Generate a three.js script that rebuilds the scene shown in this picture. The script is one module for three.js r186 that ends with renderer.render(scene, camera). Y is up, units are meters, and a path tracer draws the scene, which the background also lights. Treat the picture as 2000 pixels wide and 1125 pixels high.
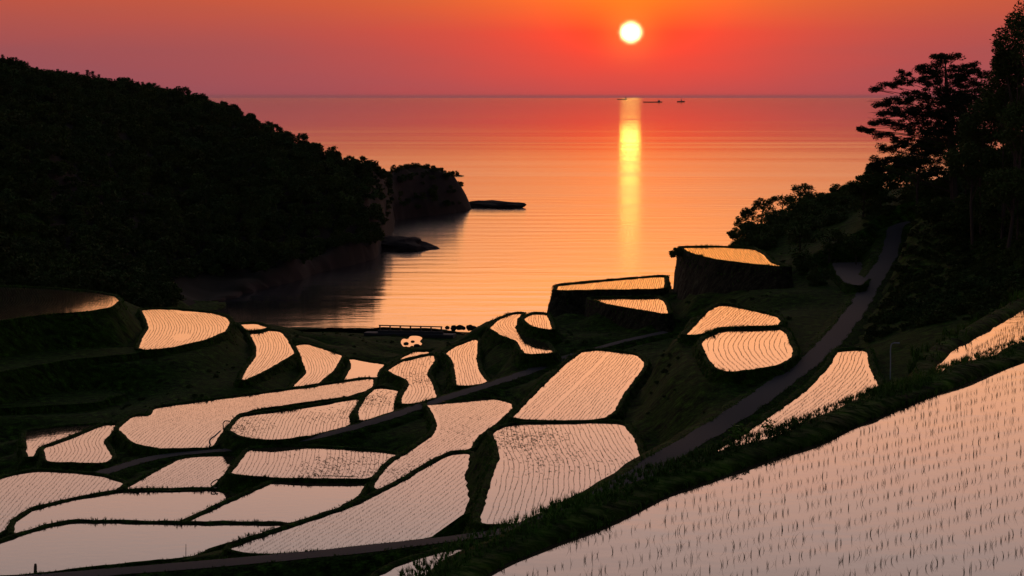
import * as THREE from 'three';
import { ImprovedNoise } from 'three/addons/math/ImprovedNoise.js';

// ---------------------------------------------------------------- camera, sky, sun, exposure
const EYE = 48, LENS = 3732, PITCH = Math.atan((562.5 - 188) / LENS);   // eye height above the sea, focal length in photo pixels, downward tilt
const scene = new THREE.Scene();
const camera = new THREE.PerspectiveCamera(2 * Math.atan(562.5 / LENS) * 180 / Math.PI, 16 / 9, 0.5, 400000);
camera.position.set(0, EYE, 0);
camera.rotation.set(-PITCH, 0, 0);
const renderer = new THREE.WebGLRenderer({ antialias: true });
renderer.toneMapping = THREE.LinearToneMapping;
renderer.toneMappingExposure = 1;
renderer.shadowMap.enabled = true;
const sight = (px, py) => {                                              // direction through a point of the photograph
  const X = px - 1000, Y = 562.5 - py, c = Math.cos(PITCH), s = Math.sin(PITCH);
  return new THREE.Vector3(X, Y * c - LENS * s, -(LENS * c + Y * s)).normalize();
};
const at = (px, py, e) => { const r = sight(px, py), t = (e - EYE) / r.y; return new THREE.Vector3(r.x * t, e, r.z * t); };   // where it meets the level e
const column = (px, d, e) => new THREE.Vector3((px - 1000) / LENS * d, e, -d);                                               // a point d metres out in that direction
const sunWay = sight(1232, 63);

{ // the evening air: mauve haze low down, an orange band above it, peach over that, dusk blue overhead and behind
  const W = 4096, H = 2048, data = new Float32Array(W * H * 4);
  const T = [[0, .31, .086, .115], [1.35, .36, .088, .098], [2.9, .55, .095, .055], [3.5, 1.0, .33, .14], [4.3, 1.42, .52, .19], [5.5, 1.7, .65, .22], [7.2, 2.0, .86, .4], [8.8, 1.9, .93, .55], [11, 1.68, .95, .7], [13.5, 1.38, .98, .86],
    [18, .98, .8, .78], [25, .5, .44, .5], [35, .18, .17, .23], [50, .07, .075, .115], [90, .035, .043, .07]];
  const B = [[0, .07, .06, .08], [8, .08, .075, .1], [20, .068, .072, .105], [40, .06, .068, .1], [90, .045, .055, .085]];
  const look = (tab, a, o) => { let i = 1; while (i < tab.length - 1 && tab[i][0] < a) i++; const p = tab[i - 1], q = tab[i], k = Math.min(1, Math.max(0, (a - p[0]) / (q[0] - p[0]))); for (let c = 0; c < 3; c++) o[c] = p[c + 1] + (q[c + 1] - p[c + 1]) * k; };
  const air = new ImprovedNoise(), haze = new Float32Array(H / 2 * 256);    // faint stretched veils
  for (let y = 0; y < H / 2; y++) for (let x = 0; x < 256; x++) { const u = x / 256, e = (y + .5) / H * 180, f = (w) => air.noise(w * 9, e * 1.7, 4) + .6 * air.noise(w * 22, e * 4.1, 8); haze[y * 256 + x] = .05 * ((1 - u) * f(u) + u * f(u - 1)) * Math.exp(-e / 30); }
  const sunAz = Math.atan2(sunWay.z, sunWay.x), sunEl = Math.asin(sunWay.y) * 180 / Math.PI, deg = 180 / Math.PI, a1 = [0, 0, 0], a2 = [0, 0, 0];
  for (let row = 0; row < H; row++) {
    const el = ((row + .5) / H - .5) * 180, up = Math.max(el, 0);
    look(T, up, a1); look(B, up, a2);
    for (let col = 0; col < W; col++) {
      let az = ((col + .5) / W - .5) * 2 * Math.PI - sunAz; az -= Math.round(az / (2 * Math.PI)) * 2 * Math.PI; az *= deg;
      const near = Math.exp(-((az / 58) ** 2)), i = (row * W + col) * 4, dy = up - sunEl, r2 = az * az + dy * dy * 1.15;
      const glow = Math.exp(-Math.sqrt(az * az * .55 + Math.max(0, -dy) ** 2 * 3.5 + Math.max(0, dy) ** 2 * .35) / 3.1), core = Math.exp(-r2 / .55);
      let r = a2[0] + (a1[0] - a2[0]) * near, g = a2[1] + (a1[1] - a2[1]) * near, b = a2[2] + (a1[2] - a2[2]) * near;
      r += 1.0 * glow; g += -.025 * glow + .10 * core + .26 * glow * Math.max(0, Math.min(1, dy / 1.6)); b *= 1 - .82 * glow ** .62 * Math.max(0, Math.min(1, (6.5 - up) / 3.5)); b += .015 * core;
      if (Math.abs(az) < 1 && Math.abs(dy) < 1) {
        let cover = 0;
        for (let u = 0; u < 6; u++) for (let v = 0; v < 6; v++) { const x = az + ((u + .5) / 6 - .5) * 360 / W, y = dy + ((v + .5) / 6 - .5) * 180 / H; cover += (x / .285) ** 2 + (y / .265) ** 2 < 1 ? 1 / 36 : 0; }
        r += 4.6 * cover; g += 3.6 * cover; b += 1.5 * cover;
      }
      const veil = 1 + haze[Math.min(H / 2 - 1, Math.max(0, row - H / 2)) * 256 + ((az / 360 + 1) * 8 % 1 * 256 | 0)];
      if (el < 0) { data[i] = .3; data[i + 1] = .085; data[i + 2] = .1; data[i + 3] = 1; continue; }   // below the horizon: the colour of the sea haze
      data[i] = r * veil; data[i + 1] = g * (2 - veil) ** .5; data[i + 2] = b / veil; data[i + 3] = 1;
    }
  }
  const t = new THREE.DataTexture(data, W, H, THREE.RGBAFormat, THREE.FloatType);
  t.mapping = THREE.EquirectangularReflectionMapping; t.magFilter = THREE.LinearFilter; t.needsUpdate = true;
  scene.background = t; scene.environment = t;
}
const sun = new THREE.DirectionalLight(new THREE.Color().setRGB(1, .78, .02), .0006);
sun.name = 'sun'; sun.position.copy(sunWay).multiplyScalar(900); sun.target.position.set(0, 0, -200);
sun.position.add(sun.target.position); sun.shadow.radius = 1.25; sun.castShadow = true;
Object.assign(sun.shadow.camera, { left: -500, right: 500, top: 300, bottom: -300, near: 1, far: 3000 });
scene.add(sun, sun.target);

// ---------------------------------------------------------------- helpers
const rng = (seed) => () => { seed = (seed + 0x6d2b79f5) | 0; let t = Math.imul(seed ^ (seed >>> 15), 1 | seed); t = (t + Math.imul(t ^ (t >>> 7), 61 | t)) ^ t; return ((t ^ (t >>> 14)) >>> 0) / 4294967296; };
const perlin = new ImprovedNoise();
const noise = (x, y, z = 0) => perlin.noise(x + 31.7, y + 11.3, z + 5.1);
const fbm = (x, y, z = 0, n = 4) => { let s = 0, a = 1; for (let i = 0; i < n; i++, a *= .5, x *= 2.03, y *= 2.03, z *= 2.03) s += a * noise(x, y, z + i * 7.7); return s; };
const lerp = (a, b, k) => a + (b - a) * k, clamp = (x, a = 0, b = 1) => Math.min(b, Math.max(a, x)), smooth = (a, b, x) => { const k = clamp((x - a) / (b - a)); return k * k * (3 - 2 * k); };
const V = (x, y, z) => new THREE.Vector3(x, y, z);
const taken = {};
const numbered = (name) => { const n = taken[name] = (taken[name] ?? -1) + 1; return n ? name + '_' + String(n).padStart(3, '0') : name; };
const tag = (o, label, category, group, kind) => { Object.assign(o.userData, label && { label }, category && { category }, group && { group }, kind && { kind }); return o; };
const lit = (o) => { o.castShadow = o.receiveShadow = true; return o; };
const mesh = (name, geometry, material, parent = scene) => { const m = lit(new THREE.Mesh(geometry, material)); m.name = parent === scene ? numbered(name) : name; parent.add(m); return m; };
const base = (name, p = V(0, 0, 0)) => { const g = new THREE.Group(); g.name = numbered(name); g.position.copy(p); scene.add(g); return g; };
const structure = (name, geometry, material, label) => tag(mesh(name, geometry, material), label, undefined, undefined, 'structure');
class Shape3 {                                                           // collects triangles
  constructor() { this.p = []; this.uv = []; this.c = []; }
  tri(a, b, c, col) { this.p.push(a.x, a.y, a.z, b.x, b.y, b.z, c.x, c.y, c.z); if (col) for (let i = 0; i < 3; i++) this.c.push(...col); return this; }
  quad(a, b, c, d, col) { return this.tri(a, b, c, col).tri(a, c, d, col); }
  tube(points, radii, sides = 6) {
    const rings = points.map((q, i) => {
      const dir = points[Math.min(i + 1, points.length - 1)].clone().sub(points[Math.max(i - 1, 0)]).normalize(), s = V(0, 1, 0).cross(dir);
      if (s.lengthSq() < 1e-4) s.set(1, 0, 0); s.normalize(); const t = dir.clone().cross(s);
      return Array.from({ length: sides }, (_, k) => { const a = k / sides * 2 * Math.PI; return q.clone().addScaledVector(s, Math.cos(a) * radii[i]).addScaledVector(t, Math.sin(a) * radii[i]); });
    });
    for (let i = 0; i + 1 < rings.length; i++) for (let k = 0; k < sides; k++) { const n = (k + 1) % sides; this.quad(rings[i][k], rings[i][n], rings[i + 1][n], rings[i + 1][k]); }
    const end = (ring, c, flip) => { for (let k = 0; k < sides; k++) { const n = (k + 1) % sides; flip ? this.tri(c, ring[n], ring[k]) : this.tri(c, ring[k], ring[n]); } };
    end(rings[0], points[0], true); end(rings.at(-1), points.at(-1), false);
    return this;
  }
  box(x0, x1, y0, y1, z0, z1) {
    const c = [V(x0, y0, z0), V(x1, y0, z0), V(x1, y1, z0), V(x0, y1, z0), V(x0, y0, z1), V(x1, y0, z1), V(x1, y1, z1), V(x0, y1, z1)];
    for (const f of [[1, 0, 3, 2], [4, 5, 6, 7], [0, 4, 7, 3], [5, 1, 2, 6], [3, 7, 6, 2], [0, 1, 5, 4]]) this.quad(...f.map((k) => c[k]));
    return this;
  }
  done() {
    const g = new THREE.BufferGeometry();
    g.setAttribute('position', new THREE.Float32BufferAttribute(this.p, 3));
    if (this.c.length) g.setAttribute('color', new THREE.Float32BufferAttribute(this.c, 3));
    g.computeVertexNormals();
    return g;
  }
}
// a sheet of rows of points, indexed, with uv in metres over the ground
function sheet(rows, closed = false, color) {
  const n = rows[0].length, p = [], uv = [], idx = [], col = [];
  for (const r of rows) for (const q of r) { p.push(q.x, q.y, q.z); uv.push(q.x + q.y * .1, -q.z + q.y); if (color) col.push(...color(q)); }
  for (let i = 0; i + 1 < rows.length; i++) for (let k = 0; k + (closed ? 0 : 1) < n; k++) { const m = (k + 1) % n, a = i * n + k, b = i * n + m, c = a + n, d = b + n; idx.push(a, b, d, a, d, c); }
  const g = new THREE.BufferGeometry();
  g.setAttribute('position', new THREE.Float32BufferAttribute(p, 3)); g.setAttribute('uv', new THREE.Float32BufferAttribute(uv, 2));
  if (color) g.setAttribute('color', new THREE.Float32BufferAttribute(col, 3));
  g.setIndex(idx); g.computeVertexNormals();
  return g;
}
function flat(ring, y) {                                                 // a level sheet inside a ring of points
  const c = ring.map((q) => new THREE.Vector2(q.x, -q.z)), t = THREE.ShapeUtils.triangulateShape(c, []), g = new THREE.BufferGeometry();
  g.setAttribute('position', new THREE.Float32BufferAttribute(ring.flatMap((q) => [q.x, y, q.z]), 3));
  g.setAttribute('normal', new THREE.Float32BufferAttribute(ring.flatMap(() => [0, 1, 0]), 3));
  g.setAttribute('uv', new THREE.Float32BufferAttribute(ring.flatMap((q) => [q.x, -q.z]), 2));
  g.setIndex(t.flatMap(([a, b, d]) => (c[b].x - c[a].x) * (c[d].y - c[a].y) - (c[b].y - c[a].y) * (c[d].x - c[a].x) > 0 ? [a, b, d] : [a, d, b]));
  return g;
}
function grain(size, f, wrap = 1) {                                      // a tiling texture of values f(u, v) -> [r, g, b]
  const d = new Uint8Array(size * size * 4);
  for (let y = 0; y < size; y++) for (let x = 0; x < size; x++) { const c = f(x / size, y / size); for (let k = 0; k < 3; k++) d[(y * size + x) * 4 + k] = clamp(c[k]) * 255; d[(y * size + x) * 4 + 3] = 255; }
  const t = new THREE.DataTexture(d, size, size); t.wrapS = t.wrapT = THREE.RepeatWrapping; t.magFilter = THREE.LinearFilter; t.repeat.set(wrap, wrap); t.needsUpdate = true;
  return t;
}
const tiled = (u, v, k, z = 0, n = 4, m = k) => {                            // fbm that repeats over 0..1
  const a = fbm(u * k, v * m, z, n), b = fbm((u - 1) * k, v * m, z, n), c = fbm(u * k, (v - 1) * m, z, n), d = fbm((u - 1) * k, (v - 1) * m, z, n);
  return lerp(lerp(a, b, u), lerp(c, d, u), v);
};

// ---------------------------------------------------------------- materials
const paint = (r, g, b, rough = 1, more = {}) => new THREE.MeshPhysicalMaterial({ color: new THREE.Color().setRGB(r, g, b), roughness: rough, ...more });
const turfTex = grain(512, (u, v) => { const a = tiled(u, v, 9, 1, 5), b = tiled(u, v, 40, 3, 2); const k = .5 + .45 * a + .3 * b; return [k * .95, k, k * .8]; }, 1 / 9);
turfTex.colorSpace = THREE.SRGBColorSpace;
const roughTex = grain(512, (u, v) => { const k = .5 + .5 * tiled(u, v, 14, 2, 5); return [k, k, k]; }, 1 / 5);
const M = {
  turf: paint(.085, .18, .025, 1, { map: turfTex, bumpMap: roughTex, bumpScale: .12, specularIntensity: .1 }),
  hill: paint(.07, .085, .03, 1, { map: turfTex, bumpMap: roughTex, bumpScale: .2, specularIntensity: .1 }),
  stone: paint(.13, .12, .11, .95, { map: turfTex, bumpMap: roughTex, bumpScale: .3, specularIntensity: .2 }),
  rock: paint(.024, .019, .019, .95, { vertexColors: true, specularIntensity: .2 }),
  road: paint(.03, .03, .033, .85, { bumpMap: roughTex, bumpScale: .01, specularIntensity: .4 }),
  sand: paint(.2, .16, .13, .22, { bumpMap: roughTex, bumpScale: .02 }),
  concrete: paint(.05, .05, .05, .9),
  blade: paint(.075, .16, .015, .8, { side: THREE.DoubleSide, specularIntensity: .2 }),
  rice: paint(.07, .10, .025, .7, { side: THREE.DoubleSide, specularIntensity: .3 }),
  leaf: paint(.06, .095, .02, .8, { side: THREE.DoubleSide, specularIntensity: .15 }),
  needle: paint(.03, .045, .018, .85, { side: THREE.DoubleSide, specularIntensity: .1 }),
  bark: paint(.07, .05, .035, .95),
  steel: paint(.05, .05, .055, .6),
  pipe: paint(.35, .38, .42, .5), hose: paint(.02, .02, .022, .5), wood: paint(.12, .085, .05, .9),
  hull: paint(.07, .03, .03, .7), deckhouse: paint(.3, .28, .27, .7),
};
const mudTex = grain(256, (u, v) => { const k = .5 + .5 * tiled(u, v, 6, 8, 5); return [.75 + .25 * k, .75 + .25 * k, .7 + .3 * k]; }, 1 / 14);
const paddyRipple = grain(512, (u, v) => { const k = .5 + .4 * tiled(u, v, 10, 5, 4, 16); return [k, k, k]; }, 1 / 16);
M.paddy = paint(.045, .034, .024, .035, { ior: 1.33, map: mudTex, bumpMap: paddyRipple, bumpScale: .004 });

// ---------------------------------------------------------------- the paddies: level above the sea, outline and one line of rice, as points of the photograph on that level
const paddies = [
  { n: 'foreground', e: 43.6, fine: true, near: .2, poly: [[2030, 690], [1960, 716], [1900, 740], [1800, 778], [1700, 817], [1600, 862], [1500, 897], [1400, 930], [1300, 968], [1200, 1012], [1100, 1053], [1000, 1093], [930, 1128], [880, 1180], [1000, 1400], [1500, 1420], [2150, 1380], [2300, 1000], [2200, 640]],
    label: 'large rice paddy in the bottom right foreground with single seedlings showing' },
  { n: 'P2', e: 40, row: [[1850, 708], [1920, 680], [2000, 640]], s: 0.27, poly: [[1830, 714], [1868, 682], [1922, 651], [2000, 606], [2100, 555], [2180, 620], [2100, 690], [1960, 730], [1850, 745]], label: 'pale paddy at the right edge just behind the foreground grass ridge' },
  { n: 'P3', e: 22.5, row: [[1450, 868], [1560, 792], [1632, 730], [1655, 684]], s: 0.38, poly: [[1640, 684], [1690, 683], [1696, 720], [1714, 752], [1700, 800], [1600, 860], [1480, 905], [1350, 940], [1370, 897], [1440, 858], [1510, 812], [1582, 760], [1625, 712]], label: 'long horn shaped paddy sweeping up beside the concrete farm road' },
  { n: 'P3b', e: 20, poly: [[1130, 1000], [1160, 977], [1212, 964], [1270, 945], [1310, 975], [1220, 1025], [1150, 1020]], label: 'thin sliver of paddy showing over the foreground grass ridge below the road' },
  { n: 'P3c', e: 17, poly: [[735, 1127], [800, 1096], [880, 1073], [930, 1068], [980, 1085], [930, 1140], [820, 1180], [740, 1160]], label: 'wedge of paddy at the bottom edge left of the foreground grass ridge' },
  { n: 'M1', e: 15.7, row: [[988, 835], [1000, 877], [1012, 901], [1010, 937], [992, 1000], [985, 1022]], s: 0.44, weeds: 90, poly: [[1000, 829], [1080, 827], [1212, 825], [1236, 855], [1246, 885], [1250, 898], [1170, 955], [1100, 990], [1030, 1016], [985, 1022], [939, 1020], [952, 975], [965, 930], [979, 893], [975, 870], [964, 848], [975, 838]], label: 'big wavy lined paddy in the middle, below the slanting rectangular one' },
  { n: 'M2', e: 15.5, row: [[1067, 812], [1182, 700], [1195, 686]], s: 0.39, poly: [[1000, 817], [1060, 756], [1110, 708], [1140, 686], [1172, 683], [1240, 692], [1257, 708], [1252, 720], [1215, 768], [1195, 805], [1165, 818], [1080, 819]], label: 'slanting rectangular paddy with straight rows right of the centre' },
  { n: 'M3', e: 11.3, row: [[738, 952], [800, 905], [860, 862], [930, 820], [1000, 778]], s: 0.41, weeds: 25, poly: [[833, 786], [900, 777], [960, 778], [995, 785], [1000, 795], [962, 828], [930, 850], [915, 875], [885, 879], [850, 896], [800, 930], [745, 955], [731, 952], [742, 932], [765, 905], [815, 873], [848, 850], [856, 833], [850, 810]], label: 'bent paddy widening to the back, left of the big wavy lined one' },
  { n: 'M4', e: 11.8, row: [[650, 1072], [760, 1000], [850, 935], [915, 880]], s: 0.54, poly: [[884, 886], [916, 884], [912, 915], [923, 945], [925, 965], [905, 1010], [878, 1042], [750, 1060], [600, 1077], [500, 1079], [440, 1073], [550, 1037], [690, 990], [800, 935], [850, 903]], label: 'large fan shaped paddy above the road at the bottom centre' },
  { n: 'M5', e: 9, row: [[500, 934], [518, 905], [527, 873]], s: 0.44, weeds: 60, poly: [[490, 876], [560, 873], [640, 875], [730, 882], [775, 886], [752, 908], [716, 933], [600, 932], [520, 929], [450, 924], [470, 903]], label: 'ruled paddy with a dark weedy patch, left of the bent one' },
  { n: 'M6', e: 8.8, poly: [[545, 938], [620, 935], [718, 937], [695, 968], [645, 995], [560, 1020], [450, 1021], [360, 1020], [430, 990]], label: 'smooth empty paddy without rows in front of the ruled weedy one' },
  { n: 'M7', e: 7.75, near: .04, crest: .12, rise: .05, row: [[340, 957], [400, 922], [445, 890]], s: 0.44, poly: [[358, 894], [420, 891], [471, 890], [455, 910], [425, 935], [414, 950], [400, 956], [240, 958], [300, 925]], label: 'slanted paddy just below the left end of the grey road' },
  { n: 'M8', e: 7.7, poly: [[240, 960], [330, 958], [420, 957], [458, 968], [400, 992], [335, 1020], [260, 1017], [200, 1014], [130, 1018], [30, 1042], [32, 1020], [70, 995], [150, 976]], label: 'smooth empty paddy with a rounded left end at lower left' },
  { n: 'M9', e: 7.3, row: [[20, 1010], [60, 965], [100, 925]], s: 0.49, poly: [[-60, 960], [0, 935], [60, 920], [100, 921], [190, 928], [241, 943], [215, 960], [125, 980], [62, 992], [20, 1022], [0, 1038], [-60, 1060]], label: 'pale paddy cut by the left edge below the small fan shaped one' },
  { n: 'M10', e: 9.2, poly: [[-60, 1080], [0, 1062], [60, 1040], [130, 1021], [250, 1022], [350, 1025], [450, 1024], [560, 1026], [480, 1046], [405, 1068], [370, 1085], [300, 1091], [150, 1106], [60, 1118], [-60, 1125]], label: 'nearest smooth paddy in the bottom left corner' },
  { n: 'M11', e: 9.5, row: [[535, 860], [550, 822], [570, 795]], s: 0.42, weeds: 70, poly: [[475, 812], [560, 802], [640, 789], [700, 778], [692, 808], [682, 828], [610, 848], [540, 858], [480, 853], [450, 838], [462, 824]], label: 'weedy ruled paddy inside the bend of the long stretched one' },
  { n: 'M12', e: 8, row: [[280, 872], [330, 832], [400, 805], [520, 770]], s: 0.46, poly: [[305, 796], [400, 783], [500, 770], [600, 756], [727, 738], [728, 752], [700, 770], [620, 780], [500, 797], [458, 808], [448, 828], [425, 850], [412, 872], [310, 874], [265, 864], [232, 837], [262, 812], [297, 811]], label: 'long stretched paddy reaching from the left to the valley floor' },
  { n: 'M13', e: 10.4, row: [[715, 818], [722, 795], [745, 760]], s: 0.41, weeds: 60, poly: [[738, 756], [778, 762], [768, 785], [766, 804], [704, 821], [702, 802], [716, 776]], label: 'small weedy paddy tucked beside the lower road' },
  { n: 'M14', e: 11, row: [[800, 786], [812, 765], [806, 740], [815, 700]], s: 0.39, weeds: 60, poly: [[757, 723], [785, 706], [845, 692], [848, 703], [838, 716], [832, 730], [841, 746], [852, 776], [830, 783], [787, 788], [786, 776], [801, 752], [799, 741]], label: 'S shaped paddy in the middle distance near the stream pool' },
  { n: 'M14b', e: 7.4, poly: [[772, 706], [790, 696], [812, 686], [835, 686], [848, 684], [848, 690], [815, 696]], label: 'tiny bright paddy strip directly behind the S shaped one' },
  { n: 'M15', e: 11.8, row: [[905, 752], [898, 720], [893, 690], [908, 665]], s: 0.34, poly: [[871, 690], [890, 677], [932, 661], [931, 680], [929, 700], [934, 725], [953, 747], [920, 751], [894, 752], [890, 722], [886, 702]], label: 'narrow flag shaped paddy under the dark bluff' },
  { n: 'M16', e: 7.5, row: [[150, 902], [165, 880], [160, 865], [178, 838]], s: 0.46, poly: [[85, 876], [150, 853], [205, 829], [229, 829], [214, 845], [200, 860], [206, 874], [219, 893], [205, 902], [95, 900]], label: 'small fan shaped paddy at the left beside the stream' },
  { n: 'M17', e: 7.2, row: [[100, 868], [130, 833]], s: 0.49, poly: [[52, 842], [120, 834], [200, 829], [150, 848], [100, 866], [72, 872], [60, 892], [54, 884]], label: 'narrow pointed paddy left of the small fan shaped one' },
  { n: 'L1', e: 16, row: [[140, 609], [155, 598], [161, 586], [150, 572]], s: 0.44, poly: [[-80, 560], [0, 560], [100, 564], [190, 572], [222, 578], [231, 586], [215, 599], [160, 608], [100, 611], [0, 624], [-80, 636]], label: 'topmost paddy at the left edge half darkened by the hill reflection' },
  { n: 'L2', e: 11.5, row: [[310, 682], [335, 660], [344, 640], [334, 620], [318, 603]], s: 0.46, poly: [[277, 604], [330, 603], [410, 610], [440, 619], [448, 630], [438, 646], [400, 662], [330, 678], [290, 682], [272, 680], [280, 660], [292, 640], [286, 620]], label: 'rounded bright paddy on the left with nested curved rows' },
  { n: 'L3', e: 9.1, poly: [[470, 632], [500, 631], [523, 640], [505, 644], [485, 645]], label: 'tiny paddy at the back of the left terraces above the beach' },
  { n: 'L4', e: 9.0, row: [[490, 742], [520, 710], [536, 680], [524, 646]], s: 0.41, poly: [[487, 649], [515, 645], [545, 646], [558, 660], [574, 689], [530, 714], [500, 730], [472, 742], [482, 722], [502, 696], [502, 675]], label: 'ruled paddy right of the rounded one on the left terraces' },
  { n: 'L5', e: 7.9, row: [[600, 756], [625, 728], [622, 705], [592, 673]], s: 0.41, poly: [[577, 674], [598, 671], [668, 694], [650, 722], [612, 753], [590, 756], [570, 758], [588, 740], [601, 727], [590, 700]], label: 'kite shaped ruled paddy on the left terraces' },
  { n: 'L6', e: 7.4, poly: [[683, 699], [715, 706], [752, 711], [737, 723], [734, 736], [672, 743], [681, 728], [688, 716]], label: 'smooth little paddy without rows in the valley left of the stream' },
  { n: 'R1', e: 14.3, row: [[1040, 690], [1030, 668], [1000, 650], [985, 635], [1002, 612]], s: 0.37, poly: [[958, 640], [972, 626], [1000, 614], [1020, 611], [1008, 624], [1008, 636], [1030, 658], [1065, 670], [1080, 688], [1030, 690], [1020, 680], [1012, 664], [985, 655]], label: 'curling tongue shaped paddy on top of the dark bluff' },
  { n: 'R2', e: 15.6, row: [[1050, 640], [1046, 613]], s: 0.35, poly: [[1025, 622], [1045, 612], [1066, 614], [1072, 628], [1078, 643], [1050, 638], [1033, 630]], label: 'small triangular paddy under the long stone wall' },
  { n: 'R3', e: 18.6, wall: .25, row: [[1180, 566], [1192, 543]], s: 0.33, poly: [[1088, 566], [1092, 557], [1200, 547], [1297, 539], [1295, 563], [1200, 564]], label: 'long thin paddy at the brink above the sea' },
  { n: 'R4', e: 18, wall: .18, row: [[1240, 604], [1248, 580]], s: 0.33, poly: [[1150, 583], [1200, 581], [1262, 582], [1280, 579], [1296, 589], [1305, 612], [1250, 603], [1185, 592]], label: 'wedge shaped paddy on top of the long stone wall' },
  { n: 'R5', e: 24.8, wall: .12, row: [[1430, 509], [1412, 484]], s: 0.33, poly: [[1331, 483], [1400, 482], [1468, 485], [1488, 495], [1503, 512], [1541, 520], [1480, 515], [1400, 505], [1350, 492]], label: 'highest paddy on the tall stone bastion near the headland bushes' },
  { n: 'R6', e: 22, row: [[1365, 652], [1400, 625], [1432, 598]], s: 0.38, poly: [[1340, 655], [1365, 630], [1386, 606], [1410, 595], [1432, 598], [1512, 616], [1523, 627], [1515, 634], [1400, 637], [1372, 650]], label: 'leaf shaped paddy behind the oval one on the right' },
  { n: 'R7', e: 21.9, row: [[1450, 724], [1424, 700], [1414, 675], [1430, 650], [1442, 640]], s: 0.54, poly: [[1372, 670], [1393, 650], [1430, 643], [1518, 640], [1532, 650], [1546, 683], [1544, 695], [1515, 711], [1430, 724], [1407, 720], [1385, 698]], label: 'oval paddy with round curved rows on the right' },
];
const terraces = [   // grass terraces without water
  { n: 'T1', e: 11.2, poly: [[-80, 700], [0, 692], [150, 684], [262, 678], [268, 688], [120, 702], [0, 724], [-80, 740]] },
  { n: 'T2', e: 7.4, poly: [[-80, 775], [100, 768], [200, 763], [240, 768], [180, 785], [0, 795], [-80, 800]] },
];
terraces.push({ n: 'pad', e: 23.3, crest: .2, rise: .04, poly: [[1626, 514], [1698, 513], [1704, 535], [1680, 556], [1655, 552], [1636, 534]] });
const roads = {
  upper: { w: 2.5, pts: [[-120, 1142, 11.2], [0, 1134, 11.5], [200, 1118, 12], [500, 1093, 13], [800, 1062, 14.5], [1000, 1033, 16], [1100, 1001, 17], [1200, 956, 18], [1300, 892, 19], [1400, 833, 19.6], [1480, 780, 20.6], [1540, 735, 21.2], [1600, 690, 21.5], [1650, 635, 21.9], [1685, 585, 22.2], [1710, 540, 23.5], [1735, 500, 25], [1745, 465, 26.8], [1753, 441, 28.3], [1775, 433, 28.9]] },
  lower: { w: 2.0, pts: [[190, 926, 7.3], [300, 894, 7.6], [380, 883, 7.9], [480, 876, 8.2], [560, 865, 9], [640, 848, 9.8], [750, 817, 10.8], [830, 790, 11.3], [900, 768, 11.8], [1000, 737, 12.5], [1130, 691, 13.5], [1210, 668, 14.9], [1300, 648, 16]] },
};
// ---- outlines on the ground
const chaikin = (ring, n) => { for (; n; n--) ring = ring.flatMap((a, i) => { const b = ring[(i + 1) % ring.length]; return [a.clone().lerp(b, .22), a.clone().lerp(b, .78)]; }); return ring; };
function outline(q) {
  const n = q.poly.length; let area = 0; q.poly.forEach((a, i) => { const b = q.poly[(i + 1) % n]; area += a[0] * b[1] - b[0] * a[1]; });
  let ring = q.poly.map((c, i) => {
    const a = q.poly[(i + n - 1) % n], b = q.poly[(i + 1) % n], s = Math.sign(area), nx = (b[1] - a[1]) * s, ny = -(b[0] - a[0]) * s;
    const facing = clamp(ny / Math.hypot(nx, ny) * 1.4);                 // 1 where the edge faces the camera: its own ridge hides a little water there
    const g = at(c[0], c[1], q.e + facing * (q.near ?? .22)); g.y = q.e; return g;
  });
  ring = chaikin(ring.flatMap((a, i) => { const b = ring[(i + 1) % n], m = Math.ceil(a.distanceTo(b) / 5); return Array.from({ length: m }, (_, k) => a.clone().lerp(b, k / m)); }), 2);
  const step = q.fine ? .3 : 1.1, out = [];
  ring.forEach((a, i) => { const b = ring[(i + 1) % ring.length], m = Math.max(1, Math.ceil(a.distanceTo(b) / step)); for (let k = 0; k < m; k++) out.push(a.clone().lerp(b, k / m)); });
  let s = 0; out.forEach((a, i) => { const b = out[(i + 1) % out.length]; s += a.x * b.z - b.x * a.z; });
  if (s < 0) out.reverse();                                              // now the outside is to the same hand everywhere
  if (!q.fine) { const N = out.map((v, i) => { const a = out[(i + out.length - 1) % out.length], b = out[(i + 1) % out.length]; return V(b.z - a.z, 0, a.x - b.x).normalize(); }); out.forEach((v, i) => v.addScaledVector(N[i], .14)); }
  for (const v of out) { v.x += (q.fine ? .07 : .14) * noise(v.x * .9, v.z * .9, q.e); v.z += (q.fine ? .07 : .3) * noise(v.x * .9, v.z * .9, q.e + 9); }
  return out;
}
const inside = (ring, x, z) => { let c = false; for (let i = 0, j = ring.length - 1; i < ring.length; j = i++) { const a = ring[i], b = ring[j]; if ((a.z > z) !== (b.z > z) && x < (b.x - a.x) * (z - a.z) / (b.z - a.z) + a.x) c = !c; } return c; };
const gapTo = (ring, x, z) => { let m = 1e9; for (let i = 0, j = ring.length - 1; i < ring.length; j = i++) { const a = ring[j], b = ring[i], dx = b.x - a.x, dz = b.z - a.z, t = clamp(((x - a.x) * dx + (z - a.z) * dz) / (dx * dx + dz * dz || 1)); m = Math.min(m, (x - a.x - dx * t) ** 2 + (z - a.z - dz * t) ** 2); } return Math.sqrt(m); };
for (const q of [...paddies, ...terraces]) { q.ring = outline(q); q.box = [1e9, -1e9, 1e9, -1e9]; for (const v of q.ring) q.box = [Math.min(q.box[0], v.x), Math.max(q.box[1], v.x), Math.min(q.box[2], v.z), Math.max(q.box[3], v.z)]; }
for (const r of Object.values(roads)) r.line = new THREE.CatmullRomCurve3(r.pts.map((c) => at(...c)), false, 'centripetal').getSpacedPoints(160);

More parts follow.
